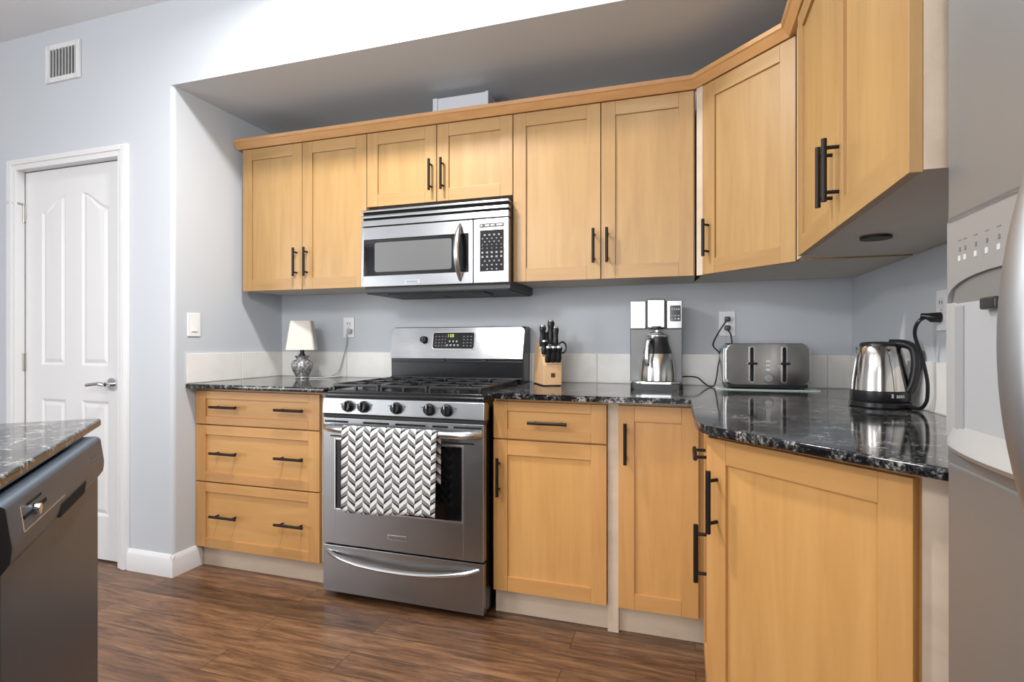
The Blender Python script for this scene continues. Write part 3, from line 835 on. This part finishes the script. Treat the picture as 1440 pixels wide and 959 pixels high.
# ------------------------------------------------------------------ wall fittings
def outlet(label, loc, rz):
    t = thing('wall_outlet', label, 'outlet', loc, rz, 'white wall outlets')
    B().box(-.036, .036, -.006, 0, -.058, .058, .003).done('cover_plate', WHITEP, t)
    for s in (-1, 1):
        b = B(); b.prism(rrect(.034, .030, .008, 4, 0, s * .020), -.0075, -.003, 'y'); r = b.done('receptacle', plain('outlet_face', (.74, .74, .75), .4), t)
        b = B(); b.box(-.009, -.0065, -.0082, -.007, s * .02 - .002, s * .02 + .008); b.box(.0065, .009, -.0082, -.007, s * .02 - .002, s * .02 + .006); b.done('slot', GREYSLOT, r)
    B().cyl((0, -.007, 0), (0, -.005, 0), .003, 8).done('screw', HINGE, t)
    return t
outlet('white wall outlet on the back wall right of the lamp', (.4725, 0, 1.201), 0)
outlet('white wall outlet behind the toaster, two black plugs in it', (2.512, 0, 1.203), 0)
outlet('white wall outlet on the right wall above the kettle, partly behind the refrigerator', (W, -.882, 1.208), -PI / 2)
t = thing('light_switch', 'white rocker light switch on the return wall above the drawers', 'light switch', (0, -.621, 1.2025), PI / 2)
B().box(-.037, .037, -.006, 0, -.058, .058, .003).done('cover_plate', WHITEP, t)
B().prism([(-.006, -.033), (-.0105, -.033), (-.0075, .0), (-.0065, .033), (-.004, .033), (-.004, -.033)], -.0165, .0165, 'x').done('rocker', WHITEP, t)
t = thing('air_vent', 'white square air vent high on the wall above the door', 'vent', (-.737, -D, 2.5645))
b = B(); w2, h2 = .125, .097
b.box(-w2, -w2 + .028, -.012, 0, -h2, h2, .003); b.box(w2 - .028, w2, -.012, 0, -h2, h2, .003); b.box(-w2 + .02, w2 - .02, -.012, 0, -h2, -h2 + .026, .003); b.box(-w2 + .02, w2 - .02, -.012, 0, h2 - .026, h2, .003)
b.done('frame', TRIM, t)
B().box(-w2 + .01, w2 - .01, -.002, 0.0, -h2 + .01, h2 - .01).done('backing', plain('vent_dark', (.10, .10, .10), .8), t)
for k in range(9):
    x = -w2 + .034 + k * (2 * w2 - .068) / 8
    b = B(); b.M = Matrix.Translation((x, -.006, 0)) @ Matrix.Rotation(R(28), 4, 'Z'); b.box(-.0012, .0012, -.008, .006, -h2 + .024, h2 - .024); b.done('louvre', TRIM, t)

# ------------------------------------------------------------------ table lamp
LP = (.289, -.177, CT)
t = thing('table_lamp', 'small table lamp with a cream shade and mottled silver urn base', 'lamp', LP, R(29))
B().lathe([(.036, 0), (.038, .004), (.034, .010), (.038, .02), (.051, .045), (.058, .068), (.057, .085), (.046, .101), (.032, .106), (.031, .113), (.041, .124), (.038, .126), (.026, .118), (.018, .116)], (0, 0, 0), 40).done('base', URN, t)
B().lathe([(.018, .112), (.018, .135), (.012, .138), (.012, .20)], (0, 0, 0), 16).done('neck', plain('dark_metal_neck', (.06, .06, .06), .4, .6), t)
rings = []
for wd, z, sg in ((.152, .160, 1), (.110, .320, 1)): rings.append([(x, y, z) for x, y in rrect(wd, wd, .014, 5)])
for wd, z in ((.106, .320), (.148, .160)): rings.append([(x, y, z) for x, y in rrect(wd, wd, .012, 5)])
rings.append(rings[0])
sh = B().loft(rings, caps=False).done('lamp_shade', CREAM, t)
b = B(); b.tube([(-.052, 0, .312), (.052, 0, .312)], .002, 6); b.tube([(0, -.052, .312), (0, .052, .312)], .002, 6); b.cyl((0, 0, .18), (0, 0, .318), .003, 8); b.done('spider', HINGE, sh)
def local(t, p):
    m = Matrix.Translation(t.location) @ Matrix.Rotation(t.rotation_euler[2], 4, 'Z'); return m.inverted() @ Vector(p)
def cord(t, pts, r, mat, n=8):
    return B().tube(smoothpath([local(t, p) for p in pts], n), r, 8).done('power_cord', mat, t)
c = cord(t, [(.318, -.165, .918), (.39, -.11, .918), (.455, -.05, .922), (.40, -.07, .919), (.38, -.05, .921), (.42, -.03, .945), (.45, -.02, 1.04), (.466, -.018, 1.12), (.468, -.022, 1.165)], .0028, CLEARC)
b = B(); b.M = Matrix.Translation(local(t, (.470, 0, 1.181))) @ Matrix.Rotation(R(8), 4, 'Z'); b.box(-.013, .013, -.034, -.009, -.014, .012, .004); b.done('plug', CLEARC, c)

# ------------------------------------------------------------------ knife block and knives
KR = R(29)
KB = (1.704, -.283, CT)
kb = thing('knife_block', 'pale wood knife block right of the range', 'knife block', KB, KR)
KW = .088
b = B().prism([(0, .004), (0, .098), (.018, .104), (.10, .205), (.155, .205), (.205, .004)], 0, KW, 'x', .003); b.done('block', BLOCKW, kb)
B().box(.004, KW - .004, .006, .198, 0, .006).done('foot_pad', BLKM, kb)
B().box(.036, .056, -.001, .002, .040, .060, .0004).done('logo_plate', LOGO, kb)
Mk = Matrix.Translation(KB) @ Matrix.Rotation(KR, 4, 'Z')
def knife(lx, ly, lz, L, r, label, tilt, group='black handled knives in the block'):
    p = Mk @ Vector((lx, ly, lz))
    t = thing('kitchen_knife', label, 'knife', p, KR, group)
    ax = Vector((0, -math.sin(tilt), math.cos(tilt)))
    b = B(); n = 8; pts = []; rad = []
    for k in range(n + 1):
        s = k / n; pts.append(ax * (.012 + (L - .012) * s)); f = .82 + .18 * math.sin(s * PI * 1.6 + .3) ** 2 + (.10 if k == n - 1 else 0) - (.35 if k == n else 0)
        rad.append((r * .78 * f, r * 1.25 * f))
    b.tube(pts, rad, 12); h = b.done('knife_handle', BLKPL, t)
    if L > .095:
        b = B(); b.tube([ax * -.006, ax * .010], [(r * .78, r * 1.2)] * 2, 12); b.done('bolster', CHROME, t)
    b = B(); e = ax * L; b.tube([ax * (L - .006), ax * (L + .001)], [(r * .8, r * 1.2), (r * .65, r)], 12); b.done('end_cap', CHROME, t)
    return t
for i, x in enumerate((.020, .045, .070)):
    pos = ('leftmost', 'middle', 'rightmost')[i]
    knife(x + .001, .004, .098, .090, .0118, pos + ' of the three black handled steak knives at the front of the block', R(16))
knife(.014, .075, .172, .112, .0125, 'long black handled knife at the left of the block', R(6))
knife(.034, .085, .185, .072, .0115, 'short black handled knife, second from the left at the back of the block', R(4))
knife(.058, .082, .182, .125, .0135, 'tallest black handled knife, at the back right of the block', R(2))
knife(.076, .060, .155, .120, .012, 'black handled knife in front of the tallest one, at the right of the block', R(0))
knife(.016, .045, .135, .078, .0125, 'black handled knife low at the left side of the block', R(8))
p = Mk @ Vector((.070, .04, .130))
sc = thing('kitchen_scissors', 'black handled kitchen scissors with a finger loop at the right of the block', 'scissors', p, KR)
for sx, nm in ((1, 'r'), (-1, 'l')):
    cx = .032 if sx > 0 else -.022; pts = []
    for k in range(17): a = 2 * PI * k / 16; pts.append((cx + .019 * math.cos(a), 0, .048 + .026 * math.sin(a)))
    b = B(); b.tube(pts, .0045, 8); b.tube([(cx * .3, 0, -.02), (cx * .45, 0, .02), (cx * .7, 0, .028)], .005, 8); b.done('finger_loop', BLKPL, sc)
B().box(-.004, .006, -.002, .002, -.03, -.0, .0005).done('blade', CHROME, sc)

# ------------------------------------------------------------------ coffee maker and carafe
CR = R(4)
CMST = steel('coffee_maker_steel', (.42, .42, .42), .30, wave=.7)
cm = thing('coffee_maker', 'tall stainless steel coffee maker on the counter', 'coffee maker', (2.208, -.285, CT), CR)
# local: x across (centre 0), y from front (-.03) to back
hw = .113
b = B(); b.prism(rrect(2 * hw - .006, .235, .018, 5, 0, .09), .0, .024, 'z', .003); b.done('base', BLKPL, cm)
b = B(); b.prism(rrect(.218, .13, .05, 8, 0, .038), .022, .034, 'z', .004); b.done('drip_plate', SHINY, cm)
b = B(); b.box(-hw, hw, .088, .205, .022, .388, .006); bo = b.done('housing', plain('dark_housing', (.06, .06, .06), .35), cm)
b = B(); b.box(-hw + .002, hw - .002, .083, .092, .03, .262, .002); b.done('lower_panel', steel('satin_dark_steel', (.16, .16, .16), .42), cm)
for s in (-1, 1):
    b = B(); x0, x1 = (.044, hw - .001) if s > 0 else (-hw + .001, -.044)
    b.box(x0, x1, .070, .10, .262, .388, .004); b.done('upper_panel', CMST, cm)
b = B(); b.box(-.039, .038, .015, .12, .264, .391, .006, 3); bh = b.done('brew_head', CMST, cm)
b = B(); b.tube([(0, .04, .262), (0, .04, .272)], .032, 20); b.done('filter_outlet', BLKPL, bh)
b = B(); b.prism(rrect(.046, .070, .004, 3, .082, .330), .067, .072, 'y'); cpn = b.done('control_panel', GLASSB, cm)
b = B()
for i in range(4): b.box(.066 + i * .009, .072 + i * .009, .0662, .068, .344, .353)
for i in range(3):
    for j in range(2): b.box(.064 + i * .014, .071 + i * .014, .0662, .068, .303 + j * .014, .309 + j * .014)
b.tube([(.095, .067, .306), (.095, .0655, .306)], .005, 12); b.done('display_mark', KEYS, cpn)
cc = cord(cm, [(2.300, -.11, .958), (2.345, -.105, .960), (2.380, -.10, .955), (2.408, -.105, .932), (2.43, -.12, .9178), (2.450, -.12, .924), (2.460, -.12, .96), (2.467, -.11, 1.010), (2.475, -.10, 1.062), (2.451, -.08, 1.094), (2.449, -.07, 1.114), (2.471, -.05, 1.159), (2.503, -.037, 1.210), (2.511, -.036, 1.220)], .0032, BLKPL)
b = B(); b.M = Matrix.Translation(local(cm, (2.512, 0, 1.223))) @ Matrix.Rotation(-CR, 4, 'Z'); b.box(-.012, .012, -.036, -.0082, -.010, .011, .004); b.done('plug', BLKPL, cc)
# carafe
Mc = Matrix.Translation(cm.location) @ Matrix.Rotation(CR, 4, 'Z')
cf = thing('carafe', 'stainless steel thermal carafe standing in the coffee maker', 'carafe', Mc @ Vector((.004, .022, .033)), CR)
B().lathe([(.072, 0), (.076, .005), (.076, .035), (.072, .075), (.061, .120), (.048, .152), (.045, .160)], (0, 0, 0), 48).done('body', steel('carafe_steel', (.66, .65, .63), .2, (120, 120, 1)), cf)
B().lathe([(.0615, .121), (.052, .152), (.045, .176), (.044, .193), (.036, .193), (.036, .15)], (0, 0, 0.0), 40).done('collar', BLKPL, cf)
B().lathe([(.045, .190), (.047, .194), (.047, .200), (.040, .206), (.030, .212), (.012, .214), (.012, .222), (.002, .223)], (0, 0, 0), 36).done('lid', SHINY, cf)
b = B(); pts = smoothpath([(-.022, -.036, .186), (-.036, -.075, .184), (-.044, -.094, .150), (-.046, -.098, .10), (-.042, -.092, .07)], 6)
b.tube(pts, [(.010, .006)] * len(pts), 12, up=(0, 0, 1)); h = b.done('handle', SHINY, cf)
b = B(); b.tube([(-.020, -.032, .172), (-.036, -.072, .168), (-.040, -.084, .14), (-.042, -.086, .09)], [(.008, .005)] * 4, 10); b.done('handle_grip', BLKPL, h)

# ------------------------------------------------------------------ glass board and toaster
b = B(); b.prism(rrect(.405, .175, .008, 4, 2.653, -.135), CT, CT + .004, 'z', .0015)
tag(b.done('cutting_board', GLASS), 'pale glass cutting board lying under the toaster', 'cutting board')
TR = R(5)
ts = thing('toaster', 'wide stainless steel four-slice toaster with two levers', 'toaster', (2.655, -.205, CT + .004), TR)
tw2 = .162; dpt = .155
B().box(-tw2 + .006, tw2 - .004, .002, dpt - .002, .006, .022, .003).done('base', BLKPL, ts)
for x in (-.14, .14):
    for y in (.025, .13): B().cyl((x, y, 0), (x, y, .008), .012).done('foot', BLKM, ts)
prof = rrect(2 * tw2, .172, .028, 7, 0, .106)
prof = [(x, z if z > .06 else max(z, .02)) for x, z in prof]
b = B(); b.prism(prof, 0, dpt, 'y', .008, 3); b.done('body', steel('toaster_steel', (.52, .51, .50), .2, (2, 2, 120), .05), ts)
b = B(); ends = [(x, z) for x, z in rrect(.02, .15, .008, 4, -tw2 - .0, .10)]
b.prism(ends, .012, dpt - .01, 'y', .004); b.prism([(x + 2 * tw2, z) for x, z in ends], .012, dpt - .01, 'y', .004); b.done('side_cap', SHINY, ts)
b = B()
for y in (.030, .062, .094, .126): b.box(-.145, -.01, y - .008, y + .008, .180, .1935); b.box(.01, .145, y - .008, y + .008, .180, .1935)
b.done('slot', GREYSLOT, ts)
for lx in (-.060, .067):
    b = B(); b.prism(rrect(.024, .158, .011, 5, lx, .105), -.002, .004, 'y', .001); fr_ = b.done('lever_frame', SHINY, ts)
    b = B(); b.prism(rrect(.013, .145, .006, 4, lx, .105), -.0028, .004, 'y'); b.done('lever_track', GREYSLOT, fr_)
    b = B(); b.box(lx - .019, lx + .019, -.022, -.002, .104, .114, .003); b.done('lever', BLKPL, fr_)
b = B(); b.tube([(.004, 0, .048), (.004, -.012, .048)], [.018, .016], 24); kn = b.done('browning_knob', SHINY, ts)
b = B(); b.tube([(.004, .001, .048), (.004, -.003, .048)], .021, 24); b.done('knob_ring', DIMKEY, kn)
b = B()
for j in range(3): b.box(-.004, .012, -.003, .002, .078 + j * .018, .087 + j * .018, .001)
for j in range(3): b.box(-.014, -.010, -.001, .002, .080 + j * .018, .082 + j * .018)
b.done('button', KEYS, ts)
cc = cord(ts, [(2.52, -.04, .95), (2.53, -.03, 1.03), (2.531, -.03, 1.10), (2.526, -.03, 1.15), (2.514, -.036, 1.172)], .0032, BLKPL)
b = B(); b.M = Matrix.Translation(local(ts, (2.512, 0, 1.183))) @ Matrix.Rotation(-TR, 4, 'Z'); b.box(-.012, .012, -.036, -.0082, -.011, .010, .004); b.done('plug', BLKPL, cc)

# ------------------------------------------------------------------ kettle
kt = thing('kettle', 'stainless steel electric kettle with a black handle and base', 'kettle', (2.913, -.715, CT), R(-30))
B().lathe([(.080, 0), (.084, .004), (.084, .016), (.079, .020), (.06, .021)], (0, 0, 0), 48).done('power_base', BLKPL, kt)
B().lathe([(.079, .021), (.081, .024), (.080, .052), (.077, .054)], (0, 0, 0), 48).done('lower_band', BLKPL, kt)
B().lathe([(.0775, .053), (.076, .08), (.071, .12), (.064, .16), (.058, .186), (.054, .192), (.03, .194)], (0, 0, 0), 56).done('body', steel('kettle_steel', (.70, .67, .64), .14, (140, 140, 1), .03), kt)
B().lathe([(.055, .191), (.054, .199), (.045, .204), (.01, .206)], (0, 0, 0), 40).done('lid', BLKPL, kt)
b = B(); pts = smoothpath([(.028, 0, .200), (.066, 0, .198), (.088, 0, .184), (.095, 0, .15), (.093, 0, .11), (.086, 0, .075), (.074, 0, .050)], 6)
b.tube(pts, [(.013, .019)] * len(pts), 14, up=(0, 1, 0)); b.done('handle', BLKPL, kt)
b = B(); b.tube(smoothpath([(-.05, 0, .165), (-.060, 0, .178), (-.064, 0, .186)], 4), [(.020, .016), (.019, .014), (.018, .012), (.017, .010), (.016, .009), (.014, .007), (.012, .006), (.010, .005), (.008, .004)], 12); b.done('spout', SHINY, kt)
b = B()
for k in range(6):
    a = R(-100 + 12 * 0) + R(22) + k * .085
    a = R(-52) + k * .085
    if k == 1: continue
    b.M = Matrix.Rotation(a, 4, 'Z'); b.box(.0802, .0808, -.0028, .0028, .034, .043 + (.003 if k == 0 else 0))
b.M = Matrix.Identity(4); b.done('logo_mark', KEYS, kt)
cc = cord(kt, [(2.968, -.775, .922), (2.984, -.82, .922), (2.990, -.85, .945), (2.990, -.86, .985), (2.987, -.86, 1.02), (2.975, -.86, 1.079), (2.960, -.86, 1.13), (2.956, -.87, 1.157), (2.962, -.88, 1.178), (2.975, -.882, 1.188)], .0050, BLKPL)
b = B(); b.M = Matrix.Translation(local(kt, (W, -.882, 1.188))) @ Matrix.Rotation(-kt.rotation_euler[2], 4, 'Z')
b.tube([(-.052, .01, .006), (-.040, .004, .004), (-.030, 0, 0), (-.009, 0, 0)], [.007, .009, .014, .015], 10); b.done('plug', BLKPL, cc)
